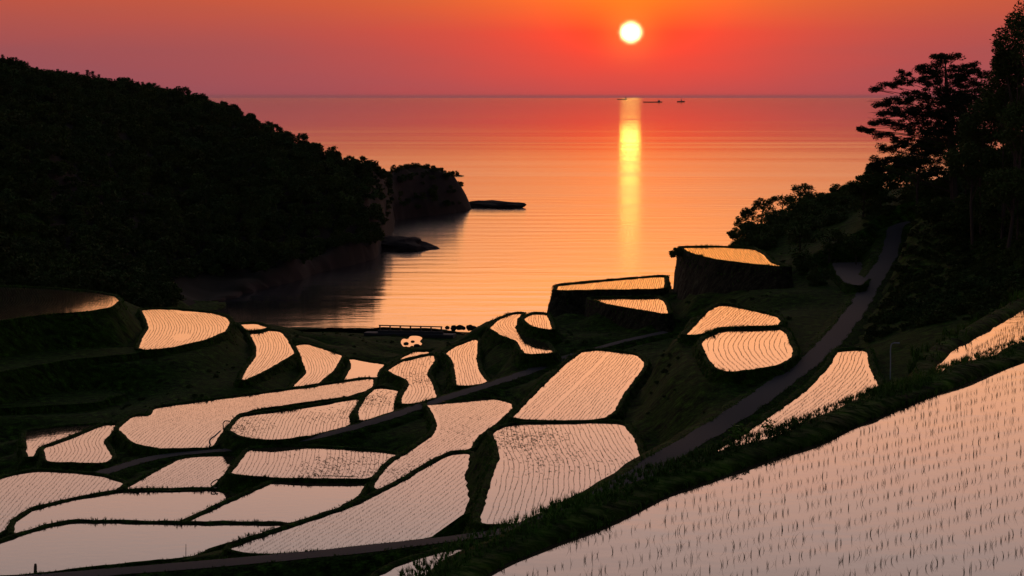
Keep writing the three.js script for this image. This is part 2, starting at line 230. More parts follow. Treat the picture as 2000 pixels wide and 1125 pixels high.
// ---------------------------------------------------------------- the lie of the land between them
const fixed = [];
for (const q of [...paddies, ...terraces]) if (!q.wall) q.ring.forEach((v, i) => { if (i % (q.fine ? 20 : 5) === 0) fixed.push([v.x, v.z, q.e - .7, 1]); });
for (const r of Object.values(roads)) r.line.forEach((v, i) => { if (i % 2 === 0) fixed.push([v.x, v.z, v.y - .35, 1]); });
for (const [px, d, e] of [
  [700, 8, 43], [1000, 4, 46], [1500, 4, 46.5], [300, 20, 40], [0, 60, 28], [500, 60, 31], [1000, 60, 33], [1400, 75, 33], [1700, 90, 33], [0, 110, 15], [400, 110, 17], [800, 110, 20.5], [1100, 110, 23], [2200, 60, 42], [2200, 100, 40], [2000, 120, 34], [1800, 120, 30],
  [1800, 195, 23.8], [1750, 185, 22.5], [1900, 205, 25.6], [2000, 215, 27], [2150, 215, 33], [1820, 255, 25.6], [1900, 250, 29.2], [2000, 245, 33], [2150, 250, 42], [1850, 275, 31], [1780, 300, 31], [1650, 305, 29], [1560, 305, 26.5], [1480, 305, 24.4], [1430, 300, 22.5], [1600, 270, 24.5], [1640, 255, 22.8], [1560, 250, 22.6], [2000, 290, 41], [2150, 300, 54], [1900, 300, 34], [2100, 350, 45], [1900, 340, 28], [1700, 335, 22], [1560, 330, 17],
  [1340, 276, 19.3], [1400, 268, 20.3], [1460, 262, 21.2], [1310, 286, 18.4], [1500, 256, 22], [1530, 254, 22.4], [1250, 257, 15.4], [1180, 263, 14.9], [1120, 271, 14.5], [1310, 262, 17.4], [1200, 276, 17], [1100, 282, 16], [1290, 284, 17.8], [1330, 310, 14], [1420, 312, 19],
  [1600, 370, -3], [1750, 380, -3], [1900, 400, -3], [1450, 340, 2], [1450, 365, -3], [2100, 430, -3],
  [1300, 325, 10], [1200, 322, 12], [1100, 318, 11], [1020, 318, 9], [1300, 350, -3], [1200, 350, -3], [1080, 350, -2], [1000, 362, 0], [960, 330, 5],
  [620, 325, 4.6], [700, 318, 4.6], [740, 300, 5.4], [850, 320, 4], [900, 320, 5], [560, 345, 4.4], [640, 366, 1.8], [700, 385, .3], [800, 350, 2.2], [810, 330, 2.4], [820, 310, 4], [800, 385, .3], [900, 366, 1.8], [940, 380, .2], [560, 385, .4], [470, 372, 3], [470, 395, -.5],
  [480, 420, -3], [640, 410, -3], [800, 410, -3], [1000, 400, -3], [1300, 410, -3], [350, 430, .5], [250, 410, 6],
  [0, 335, 14], [150, 335, 13], [260, 325, 10.5], [350, 335, 7.5], [430, 345, 5], [0, 380, 17], [150, 390, 13], [-150, 350, 22], [-150, 300, 18], [-150, 420, 32], [0, 430, 22], [200, 430, 9],
  [-120, 250, 8], [20, 235, 4.8], [10, 224, 4.4], [-20, 212, 4.2], [-150, 200, 6], [90, 235, 5.4], [200, 240, 6.6], [-200, 160, 9],
]) { const c = column(px, d, e); fixed.push([c.x, c.z, e, px > 600 && d < 320 ? 1 : 1.6]); }
const HILL = { d: [180, 210, 240, 270, 300, 330, 345, 375, 410], px: [1420, 1500, 1560, 1640, 1700, 1800, 1900, 2000, 2150],
  e: [[19, 19, 19, 21, 21.5, 20.5, 20, 8, -3], [19.5, 19.5, 19.8, 22, 22, 24.5, 25.6, 14, -3], [20, 20, 20.5, 23, 23.6, 26.6, 28.2, 18, -3], [20.6, 20.8, 21.5, 25, 26.5, 29, 29.6, 21, 0], [21.5, 21.8, 23, 27, 29.3, 31, 31, 22, 6], [23, 24, 25.5, 30.5, 33, 33, 32, 24, 10], [24.5, 26, 29, 33.5, 36, 36, 35, 28, 14], [25.5, 27.5, 32.5, 38, 41, 42, 41, 34, 24], [29, 33, 41, 47, 53, 55, 54, 48, 38]] };
function hillside(px, d) {                                                // the slope on the right, from the road up to the trees
  const f = (t, x) => { let i = 0; while (i < t.length - 2 && t[i + 1] < x) i++; return [i, clamp((x - t[i]) / (t[i + 1] - t[i]))]; }, [i, a] = f(HILL.px, px), [j, b] = f(HILL.d, d), E = HILL.e;
  return lerp(lerp(E[i][j], E[i + 1][j], a), lerp(E[i][j + 1], E[i + 1][j + 1], a), b);
}
function land(x, z) {
  let s = 0, w = 0;
  for (const [a, b, e, k] of fixed) { const r = (a - x) ** 2 + (b - z) ** 2 + .5, q = k / (r * r); s += q * e; w += q; }
  let h = s / w;
  const d = -z, px = d > 1 ? 1000 + x / d * LENS : 1000;
  const k = smooth(165, 185, d) * (1 - smooth(398, 412, d)) * (d > 275 ? smooth(1390, 1440, px) : smooth(1590, 1680, px));
  if (k > 0) h = lerp(h, hillside(px, d), k);
  if (d > 8 && d < 150) h = Math.min(h, EYE - d * Math.tan(PITCH + Math.atan((Math.min(1150, 1128 - (px - 930) * .398) + 14 - 562.5) / LENS)) - .4);   // the slope below the foreground paddy falls away out of sight
  h += .22 * fbm(x * .12, z * .12, 1, 3);
  if (px > 440 && px < 1420) h = Math.min(h, 3 - (d - 384) * .25);
  for (const q of [...paddies, ...terraces]) { if (x < q.box[0] - 4 || x > q.box[1] + 4 || z < q.box[2] - 4 || z > q.box[3] + 4) continue; if (inside(q.ring, x, z) || gapTo(q.ring, x, z) < 2.6) h = Math.min(h, q.e - .7); }
  for (const r of Object.values(roads)) for (const v of r.line) if ((v.x - x) ** 2 + (v.z - z) ** 2 < (r.w / 2 + 2.2) ** 2) h = Math.min(h, v.y - .3);
  return h;
}
const G = { x0: -180, z0: -440, nx: 210, nz: 232, s: 2 };
G.h = new Float32Array(G.nx * G.nz);
for (let j = 0; j < G.nz; j++) for (let i = 0; i < G.nx; i++) G.h[j * G.nx + i] = land(G.x0 + i * G.s, G.z0 + j * G.s);
const ground = (x, z) => { const u = clamp((x - G.x0) / G.s, 0, G.nx - 1.001), v = clamp((z - G.z0) / G.s, 0, G.nz - 1.001), i = u | 0, j = v | 0, a = u - i, b = v - j, h = (p, q) => G.h[q * G.nx + p]; return lerp(lerp(h(i, j), h(i + 1, j), a), lerp(h(i, j + 1), h(i + 1, j + 1), a), b); };
{
  const rows = Array.from({ length: G.nz }, (_, j) => Array.from({ length: G.nx }, (_, i) => V(G.x0 + i * G.s, G.h[j * G.nx + i], G.z0 + j * G.s)));
  structure('terrain', sheet(rows.reverse()), M.turf, 'dark grassy valley slopes between the paddies');
}

// ---- the wooded headland across the bay
const ridge = [[-250, 640, 74], [-100, 640, 66], [0, 650, 58], [100, 640, 53], [200, 672, 50], [250, 720, 48.8], [300, 770, 47.6], [400, 790, 43.8], [450, 755, 41.5], [500, 690, 38], [600, 650, 30.4], [680, 640, 24.8], [722, 645, 22.8], [770, 765, 18.3], [810, 788, 18.8], [850, 800, 17.4], [885, 806, 14.5], [905, 810, 9], [916, 812, 2], [930, 812, -3]];
const foot = [[-250, 420], [0, 420], [250, 425], [350, 430], [470, 455], [560, 488], [650, 527], [740, 575], [757, 640], [765, 742], [850, 772], [916, 806], [930, 812]];
const along = (tab, x, k) => { if (x <= tab[0][0]) return tab[0][k]; for (let i = 1; i < tab.length; i++) if (x <= tab[i][0]) return lerp(tab[i - 1][k], tab[i][k], (x - tab[i - 1][0]) / (tab[i][0] - tab[i - 1][0])); return tab.at(-1)[k]; };
function headland(x, z) {
  const d = -z, px = 1000 + x / d * LENS + 10 * noise(x * .02, z * .02, 3), d0 = along(foot, px, 1) + 14 * noise(x * .025, z * .025, 7), d1 = along(ridge, px, 1), top = along(ridge, px, 2);
  if (px > 929) return -4;
  const sea = smooth(380, 520, px);                                       // towards the open sea its foot is a cliff
  let h;
  if (d < d0) h = lerp(-4, along([[-250, 28], [0, 18], [250, 4], [400, -2], [470, -4]], px, 1) - (d0 - d) * .12, 1 - sea);
  else if (d < d1) {
    const k = (d - d0) / Math.max(12, d1 - d0), cliff = Math.min(8, top * .6) * smooth(0, .07, k) * (.7 + .6 * noise(x * .03, z * .03, 12)), start = along([[-250, 28], [0, 18], [250, 4], [400, -1]], px, 1) * (1 - sea);
    h = lerp(start, top, Math.sin(k * Math.PI / 2) ** 1.25) * lerp(1, .9, sea);
    h = Math.max(h, sea * cliff) + 5 * (1 - k) * k * 4 * noise(x * .013, z * .011, 2);
    if (px < 330) h += 7 * Math.exp(-(((px - 40) / 130) ** 2) - (((d - 470) / 45) ** 2));
  } else { const k = (d - d1) / 120; h = lerp(top, -6, smooth(0, 1, k)); }
  h += 1.1 * fbm(x * .05, z * .05, 4, 4);
  const ledge = 1.9, f = h / ledge + .5 * noise(x * .05, z * .05, 8), stair = (Math.floor(f) + smooth(.55, 1, f - Math.floor(f)) - f) * ledge;      // strata stand out as ledges on the sea cliffs
  return h + (h < 16 ? sea * .75 * stair * (1 - smooth(11, 16, h)) : 0) + sea * .5 * noise(x * .3, z * .3, 6);
}
{
  const rows = [];
  for (let z = -400; z >= -960; z -= 2.4) { const r = []; for (let x = -330; x <= 10; x += 2.2) r.push(V(x, headland(x, z), z)); rows.push(r); }
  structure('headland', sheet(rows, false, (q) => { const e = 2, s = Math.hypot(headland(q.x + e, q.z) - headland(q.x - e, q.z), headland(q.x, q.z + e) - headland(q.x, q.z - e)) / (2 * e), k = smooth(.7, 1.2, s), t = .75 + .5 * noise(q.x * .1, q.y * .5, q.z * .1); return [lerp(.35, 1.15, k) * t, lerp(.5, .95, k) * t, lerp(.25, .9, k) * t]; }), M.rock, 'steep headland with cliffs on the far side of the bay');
}

// ---------------------------------------------------------------- sea, beach, stream
{
  const ripple = grain(1024, (u, v) => { const k = .5 + .33 * tiled(u, v, 9, 2, 5, 26); return [k, k, k]; });
  const wind = grain(1024, (u, v) => { const d = 300 + v * 6000, streak = fbm(u * 9, v * 95, 3, 4) * .8 + fbm(u * 4, v * 22, 9, 3) * .7, k = lerp(lerp(.4, .74, smooth(420, 640, d)) + .14 * streak, lerp(.46, .3, smooth(2000, 4200, d)) + .18 * streak * (1 - smooth(.6, .95, v)), smooth(1150, 2300, d)); return [k, k, k]; });
  ripple.repeat.set(1 / 110, 1 / 110); wind.repeat.set(1 / 6000, 1 / 6000); wind.offset.set(.5, -.05); wind.wrapS = THREE.MirroredRepeatWrapping; wind.wrapT = THREE.ClampToEdgeWrapping;
  M.sea = paint(.012, .016, .02, .19, { ior: 1.33, bumpMap: ripple, bumpScale: .012, roughnessMap: wind });
  M.bay = paint(.012, .016, .02, .19, { ior: 1.33, bumpMap: ripple, bumpScale: .07, roughnessMap: wind });
  const swell = (x, d) => { const m = 1 - smooth(1300, 2000, d), g = (l, a, t, z) => a * Math.sin((d + x * t + 14 * noise(x * .013, d * .009, z)) / l * 6.283) * (.45 + 1.5 * noise(x * .009, d * .016, z + 3)); return m * (g(8.5, .009, .11, 1) + g(13, .017, -.09, 5) + g(23, .026, .06, 9)); };
  const rows = [];
  for (let d = 300; d < 2000; d += d < 900 ? 1.8 : 4) rows.push(Array.from({ length: 81 }, (_, i) => V((i - 40) * 16, swell((i - 40) * 16, d), -d)));
  structure('bay_water', sheet(rows), M.bay, 'calm bay water mirroring the sunset sky');
  const out = [], wing = 640;
  for (const d of [2000, 3000, 6000, 12000, 30000, 60000]) out.push([-1, -.5, 0, .5, 1].map((k) => V(k * (d === 2000 ? wing : Math.max(900, d * .9)), 0, -d)));
  structure('sea', sheet(out), M.sea, 'open sea reaching to the horizon');
  const shore = []; for (const o of [-5, 0, 5, 9]) shore.push(Array.from({ length: 60 }, (_, i) => { const c = column(440 + i * 9, 394 - o + 4 * noise(i * .14, 3) - 14 * smooth(40, 60, i), 0); c.y = -.35 + o * .13 + .35 + .1 * noise(i * .5, o); return c; }));
  structure('beach', sheet(shore.reverse()), M.sand, 'wet sand strip at the head of the bay');
  const pool = [[782, 668], [787, 661], [797, 663], [801, 656], [817, 656], [826, 660], [819, 667], [826, 672], [812, 679], [804, 674], [797, 681], [787, 677]].map((c) => at(c[0], c[1], 3.2));
  structure('stream_pool', flat(chaikin(pool, 1), 3.2), M.paddy, 'pale pool of the stream behind the shore fence');
  const brook = [[-90, 900], [-20, 870], [30, 866], [44, 885], [40, 905], [10, 925], [-60, 940], [-120, 930]].map((c) => at(c[0], c[1], 5));
  structure('stream', flat(chaikin(brook, 2), 5), M.paddy, 'stream running past the left terraces');
}

// ---------------------------------------------------------------- roads
function ribbon(name, r, label, m) {
  const L = r.line, rows = [[], [], [], [], [], []], top = [[], [], []];
  L.forEach((v, i) => {
    const t = L[Math.min(i + 1, L.length - 1)].clone().sub(L[Math.max(i - 1, 0)]).setY(0).normalize(), n = V(-t.z, 0, t.x), w = r.w / 2 + .3 * noise(i * .45, 2);
    [-w, 0, w].forEach((o, k) => top[k].push(v.clone().addScaledVector(n, o).setY(v.y + .04 * (k === 1))));
    [-w - 3.2, -w - 1.4, -w - .02].forEach((o, k) => rows[k].push(v.clone().addScaledVector(n, o).setY(v.y + [-2.6, -.35, -.03][k])));
    [w + .02, w + 1.4, w + 3.2].forEach((o, k) => rows[3 + k].push(v.clone().addScaledVector(n, o).setY(v.y + [-.03, -.35, -2.6][k])));
  });
  structure(name, sheet(top.reverse()), m, label);
  return [rows.slice(0, 3), rows.slice(3)];
}
const verges = [...ribbon('farm_road', roads.upper, 'grey concrete farm road climbing to the right', M.road), ...ribbon('farm_road', roads.lower, 'grey lower farm road crossing the valley between the paddies', M.road)];
const vergeOf = [];
verges.forEach((r, i) => vergeOf.push([structure('road_verge', sheet(r.slice().reverse()), M.turf, ['outer', 'inner', 'lower outer', 'lower inner'][i] + ' grass verge of the farm road'), i % 2 ? r : r.slice().reverse()]));

// ---------------------------------------------------------------- small plants that are used many times
function tuft(seed, n, h, w, lean, flop = 0) {                            // a clump of curved blades
  const r = rng(seed), s = new Shape3();
  for (let i = 0; i < n; i++) {
    const a = r() * 6.283, l = lean * (.3 + r()), hh = h * (.6 + .6 * r()), o = V((r() - .5) * w * 4, 0, (r() - .5) * w * 4), d = V(Math.cos(a), 0, Math.sin(a)), p = V(-d.z, 0, d.x).multiplyScalar(w * (.7 + .6 * r()) / 2), pts = [];
    for (let k = 0; k <= 3; k++) { const t = k / 3; pts.push(o.clone().addScaledVector(d, l * hh * t * t).setY(hh * (t - flop * r() * t * t * .6))); }
    for (let k = 0; k < 3; k++) { const w0 = 1 - (k / 3) ** 2, w1 = 1 - ((k + 1) / 3) ** 2, A = pts[k].clone().addScaledVector(p, w0), B = pts[k].clone().addScaledVector(p, -w0), C = pts[k + 1].clone().addScaledVector(p, -w1), D = pts[k + 1].clone().addScaledVector(p, w1); w1 ? s.quad(A, B, C, D) : s.tri(A, B, C); }
  }
  return s.done();
}
const spot = new THREE.Matrix4(), turn = new THREE.Quaternion(), UPWARD = V(0, 1, 0);
function many(name, geometry, material, places, parent, shade) {          // places: [x, y, z, size, turn]
  const o = lit(new THREE.InstancedMesh(geometry, material, places.length)), c = new THREE.Color();
  places.forEach(([x, y, z, k, a, ky], i) => { spot.compose(V(x, y, z), turn.setFromAxisAngle(UPWARD, a), V(k, k * (ky ?? 1), k)); o.setMatrixAt(i, spot); if (shade) { const [r, g, b] = shade(i, x, z); o.setColorAt(i, c.setRGB(r, g, b)); } });
  o.name = parent === scene ? numbered(name) : name; o.userData.kind = 'stuff'; parent.add(o);
  return o;
}
const riceTuft = tuft(5, 3, .125, .011, .55), grassTuft = tuft(8, 9, .3, .03, .7, .5), weedTuft = tuft(15, 7, .14, .035, 1.1, .6);
const mixGreen = (i, x, z) => { const k = .75 + .5 * noise(x * .2, z * .2, 4) + .35 * ((i * 7919 % 100) / 100 - .5), y = .25 * noise(x * .07, z * .07, 9); return [k * (1 + y), k, k * (1 - y)]; };

// ---------------------------------------------------------------- build the terraces
function normals(ring) { return ring.map((v, i) => { const a = ring[(i + ring.length - 1) % ring.length], b = ring[(i + 1) % ring.length]; return V(b.z - a.z, 0, a.x - b.x).normalize(); }); }
function terrace(q, parent, r) {
  const N = normals(q.ring), crest = q.crest ?? (q.fine ? .36 : .45), rise = q.rise ?? (q.fine ? .13 : .2), run = q.wall ?? .55, at0 = (o, y) => q.ring.map((v, i) => { const w = o <= 0 ? 0 : .09 * noise(v.x * .8, v.z * .8, o * 5); return V(v.x + N[i].x * (o + w), q.e + y + (y > .05 ? .07 * noise(v.x * .6, v.z * .6, 2) : 0), v.z + N[i].z * (o + w)); });
  const bund = mesh('bund', sheet([at0(-.12, -.3), at0(-.02, .05), at0(.1, rise * .8), at0(.3, rise), at0(crest, rise), at0(crest + .12, rise * .55)].map((x) => x).reverse(), true), M.turf, parent);
  const drops = q.fine ? [.1, .6, 1.2, 2] : [.1, .5, 1, 1.8, 2.8, 4, 5.5, 7.5, 9], low = drops.map((d, k) => q.ring.map((v, i) => {
    const lump = (q.wall ? .16 : .3) * (k ? 1 : .1) * fbm(v.x * .5, v.z * .5, d * .8, 3), o = crest + .1 + (d - .1) * run + lump, x = v.x + N[i].x * o, z = v.z + N[i].z * o;
    return V(x, Math.max(q.e + rise * .5 - d, Math.min(ground(x, z) - 1, q.e - .8)), z);
  }));
  const bankMesh = mesh('bank', sheet([at0(crest + .1, rise * .6), ...low].reverse(), true), q.wall ? M.stone : M.turf, parent);
  const tufts = [], dist = Math.hypot(q.ring[0].x, q.ring[0].z), per = q.fine ? 170 : 6;
  q.ring.forEach((v, i) => {
    const b = q.ring[(i + 1) % q.ring.length], L = v.distanceTo(b);
    for (let k = r() < (L * per) % 1 ? Math.ceil(L * per) : Math.floor(L * per); k > 0; k--) {
      const t = r(), o = r() * (crest + .3) - (q.fine ? .06 : 0); let bush = .4 + 1.9 * Math.max(0, noise(v.x * .3, v.z * .3, 6)) + .6 * r(); if (q.fine) bush = .5 + .5 * r() + .5 * noise(v.x * .5, v.z * .5, 6);
      tufts.push([lerp(v.x, b.x, t) + N[i].x * o, q.e + rise * smooth(0, .3, o) * .95 - (q.fine ? .01 : .05), lerp(v.z, b.z, t) + N[i].z * o, bush * (q.fine ? .38 : .85), r() * 6.28]);
    }
  });
  many('grass', grassTuft, M.blade, tufts, bund, mixGreen);
  if (!q.fine) {
    const bank = [];
    for (let k = 0; k < q.ring.length * 4.5; k++) { const i = (r() * q.ring.length) | 0, v = q.ring[i], d = .2 + r() * r() * 3, o = crest + .1 + (d - .1) * run, x = v.x + N[i].x * o, z = v.z + N[i].z * o, y = q.e + rise * .5 - d; if (y > ground(x, z) - .1) bank.push([x, y - .05, z, .7 + 1.1 * r(), r() * 6.28]); }
    many('grass', grassTuft, M.blade, bank, bankMesh, mixGreen);
  }
}
vergeOf.forEach(([o, [edge, mid]], n) => {
  const r = rng(50 + n), p = [];
  edge.forEach((v, i) => { if (i + 1 === edge.length) return; const L = v.distanceTo(edge[i + 1]); for (let k = Math.ceil(L * 7); k > 0; k--) { const t = r(), a = v.clone().lerp(edge[i + 1], t), b = mid[i].clone().lerp(mid[i + 1], t), f = r() * r() * 1.1 - .1; p.push([lerp(a.x, b.x, f), lerp(a.y, b.y, f) - .04, lerp(a.z, b.z, f), .35 + .9 * Math.max(0, noise(a.x * .3, a.z * .3, 6)) + .4 * r(), r() * 6.28]); } });
  many('grass', grassTuft, M.blade, p, o, mixGreen);
});
const seedlings = [];
paddies.forEach((q, number) => {
  const r = rng(100 + number * 17), o = base('rice_paddy');
  tag(o, q.label, 'rice paddy', 'flooded rice paddies of the terraces');
  const water = mesh('water', flat(q.ring, q.e), M.paddy, o);
  terrace(q, o, r);
  if (q.row) {
    let g = q.row.map((c) => at(c[0], c[1], q.e)); const far = g.length - 1;
    g = [g[0].clone().lerp(g[1], -3), ...g, g[far].clone().lerp(g[far - 1], -3)];
    const line = new THREE.CatmullRomCurve3(g, false, 'chordal'), n = Math.ceil(line.getLength() / .16), pts = line.getSpacedPoints(n), places = [];
    const lo = Math.min(...pts.map((p) => p.x)), hi = Math.max(...pts.map((p) => p.x));
    for (let off = q.box[0] - hi; off < q.box[1] - lo; off += q.s) {
      const wob = r() * 100, miss = r() < .008;
      pts.forEach((p, i) => {
        if (p.z < q.box[2] || p.z > q.box[3]) return;
        const x = p.x + off + .16 * noise(wob, i * .03) + .05 * (r() - .5), z = p.z;
        if (x < q.box[0] || x > q.box[1] || miss || r() < .06 || noise(x * .11, z * .05, 3 + q.e) > .52 || !inside(q.ring, x, z) || gapTo(q.ring, x, z) < .45) return;
        places.push([x, q.e - .02, z, .72 + .5 * r(), r() * 6.28]);
      });
    }
    if (places.length) many('rice_rows', riceTuft, M.rice, places, o, mixGreen);
  }
  if (q.weeds) {
    const places = [], seeds = Array.from({ length: 5 }, () => q.ring[(r() * q.ring.length) | 0].clone().lerp(q.ring[(r() * q.ring.length) | 0], .3 + .4 * r()));
    for (let k = 0; k < q.weeds * 9; k++) { const s = seeds[(r() * r() * 5) | 0], a = r() * 6.28, l = 4.5 * r() ** .7, x = s.x + Math.cos(a) * l, z = s.z + Math.sin(a) * l * 1.6; if (inside(q.ring, x, z)) places.push([x, q.e - .02, z, .5 + .9 * r(), r() * 6.28, .7]); }
    if (places.length) many('weeds', weedTuft, M.rice, places, o, mixGreen);
  }
  if (q.fine) {                                                           // rows of single seedlings
    const a = at(1000, 1105, q.e), b = at(2000, 815, q.e), d = b.clone().sub(a).normalize(), n = V(-d.z, 0, d.x), mid = a.clone().lerp(b, .5);
    for (let i = -60; i < 60; i++) for (let k = -320; k < 320; k++) {
      const u = k * .112 + .05 * (r() - .5) + (i * .618 % 1) * .11, w = i * .38 + .07 * noise(i * 3.3, k * .05) + .03 * (r() - .5), x = mid.x + d.x * u + n.x * w, z = mid.z + d.z * u + n.z * w;
      if (r() < .08 || !inside(q.ring, x, z) || gapTo(q.ring, x, z) < .25 || z > -13 || Math.abs(x / z) > .32) continue;
      seedlings.push([x, q.e - .015, z, .8 + .45 * r(), r() * 6.28, r()]);
    }
  }
});
for (const q of terraces) { if (q.n === 'pad') { const o = base('concrete_pad'); tag(o, 'grey concrete pad beside the bend of the farm road', 'pad'); mesh('slab', flat(q.ring, q.e + .1), M.road, o); terrace(q, o, rng(78)); continue; } const o = base('grass_terrace'); tag(o, q.n === 'T1' ? 'narrow grass terrace below the topmost left paddy' : 'low grass terrace along the foot of the left slope', 'terrace'); mesh('turf', flat(q.ring, q.e + .12), M.turf, o); terrace(q, o, rng(77)); }
{ // seedlings of the foreground paddy: the nearest three hundred are things, the others one mass
  const kinds = [21, 22, 23, 24, 25, 26].map((s) => tuft(s, 4, .09, .005, .6, .35));
  seedlings.sort((a, b) => b[2] - a[2]);
  const shown = seedlings.filter(([x, , z]) => { const v = V(x, 43.6, z).project(Object.assign(camera, { matrixWorldInverse: (camera.updateMatrixWorld(), camera.matrixWorldInverse) })); return Math.abs(v.x) < .99 && v.y > -.98; });
  const few = new Set(shown.slice(0, 300)), rest = kinds.map(() => []);
  [...few].forEach(([x, y, z, k, a], i) => { const m = mesh('rice_seedling', kinds[i % 6], M.rice); m.position.set(x, y, z); m.scale.setScalar(k); m.rotation.y = a; tag(m, 'thin young rice seedling standing in the near rows of the foreground paddy', 'rice seedling', 'near rice seedlings of the foreground paddy'); });
  seedlings.forEach((p, i) => { if (!few.has(p)) rest[i % 6].push(p.slice(0, 5)); });
  const o = base('rice_seedlings'); tag(o, 'many further rice seedlings in rows across the foreground paddy', 'rice seedlings', undefined, 'stuff');
  rest.forEach((p, i) => many('seedlings', kinds[i], M.rice, p, o));
}

// ---------------------------------------------------------------- trees and shrubs
function foliage(s, r, c, rx, ry, rz, n, size, hollow = .35) {             // leaves spread through an ellipsoid
  for (let i = 0; i < n; i++) {
    const u = r() * 2 - 1, a = r() * 6.283, l = (hollow + (1 - hollow) * r() ** .5), q = Math.sqrt(1 - u * u), p = V(c.x + q * Math.cos(a) * rx * l, c.y + u * ry * l, c.z + q * Math.sin(a) * rz * l);
    const k = size * (.6 + .8 * r()), d = V(r() - .5, (r() - .5) * .7, r() - .5).normalize().multiplyScalar(k), e = V(r() - .5, (r() - .5) * .7, r() - .5).normalize().multiplyScalar(k * .55);
    s.quad(p.clone().sub(d), p.clone().add(e), p.clone().add(d), p.clone().sub(e));
  }
}
function lumpyCrown(s, r, c, rx, ry, rz, lumps, leaves, size) {
  foliage(s, r, c, rx * .8, ry * .8, rz * .8, leaves * 2, size * 1.2, 0);
  for (let i = 0; i < lumps; i++) { const u = -.55 + 1.5 * r(), a = r() * 6.283, q = Math.sqrt(Math.max(0, 1 - u * u)), k = .26 + .2 * r(); foliage(s, r, V(c.x + q * Math.cos(a) * rx * .82, c.y + u * ry * .8, c.z + q * Math.sin(a) * rz * .82), rx * k, ry * k * .8, rz * k, leaves, size, .2); }
}
// px, py: middle of the crown; d: distance; rx, ry: half width and height in photo pixels
function treeAt(name, label, category, group, px, py, d, rx, ry, { lumps = 16, leaves = 90, size = .26, material = M.leaf, trunk = true, seed = px * 7 + py } = {}) {
  const r = rng(seed | 0), k = d / LENS, w = sight(px, py), t = d / -w.z, c = V(w.x * t, EYE + w.y * t, -d), g = ground(c.x, c.z), foot = V(c.x + (r() - .5) * rx * k * .3, g - .4, c.z), o = base(name, foot), m = c.clone().sub(foot);
  tag(o, label, category, group);
  const s = new Shape3(); lumpyCrown(s, r, m, rx * k, ry * k, rx * k * .9, lumps, leaves, size); if (m.y - ry * k < rx * k) foliage(s, r, V(m.x, m.y * .5, m.z), rx * k * .7, m.y * .5, rx * k * .7, leaves * 3, size, 0); mesh('crown', s.done(), material, o);
  if (trunk) {
    const b = new Shape3(), R = Math.max(.08, rx * k * .055), bend = V((r() - .5) * rx * k * .3, m.y * .55, (r() - .5) * .5), top = m.clone().setY(Math.max(m.y + ry * k * .4, .6));
    b.tube([V(0, 0, 0), bend, top], [R * 1.3, R, R * .3], 7);
    for (let i = 0; i < 7; i++) { const a = r() * 6.283, l = bend.clone().lerp(top, r() * .8), e = m.clone().add(V(Math.cos(a) * rx * k * .75, (r() - .35) * ry * k * .9, Math.sin(a) * rx * k * .7)); b.tube([l, l.clone().lerp(e, .5).add(V(0, .25, 0)), e], [R * .45, R * .3, R * .1], 5); }
    mesh('trunk', b.done(), M.bark, o);
  }
  return o;
}
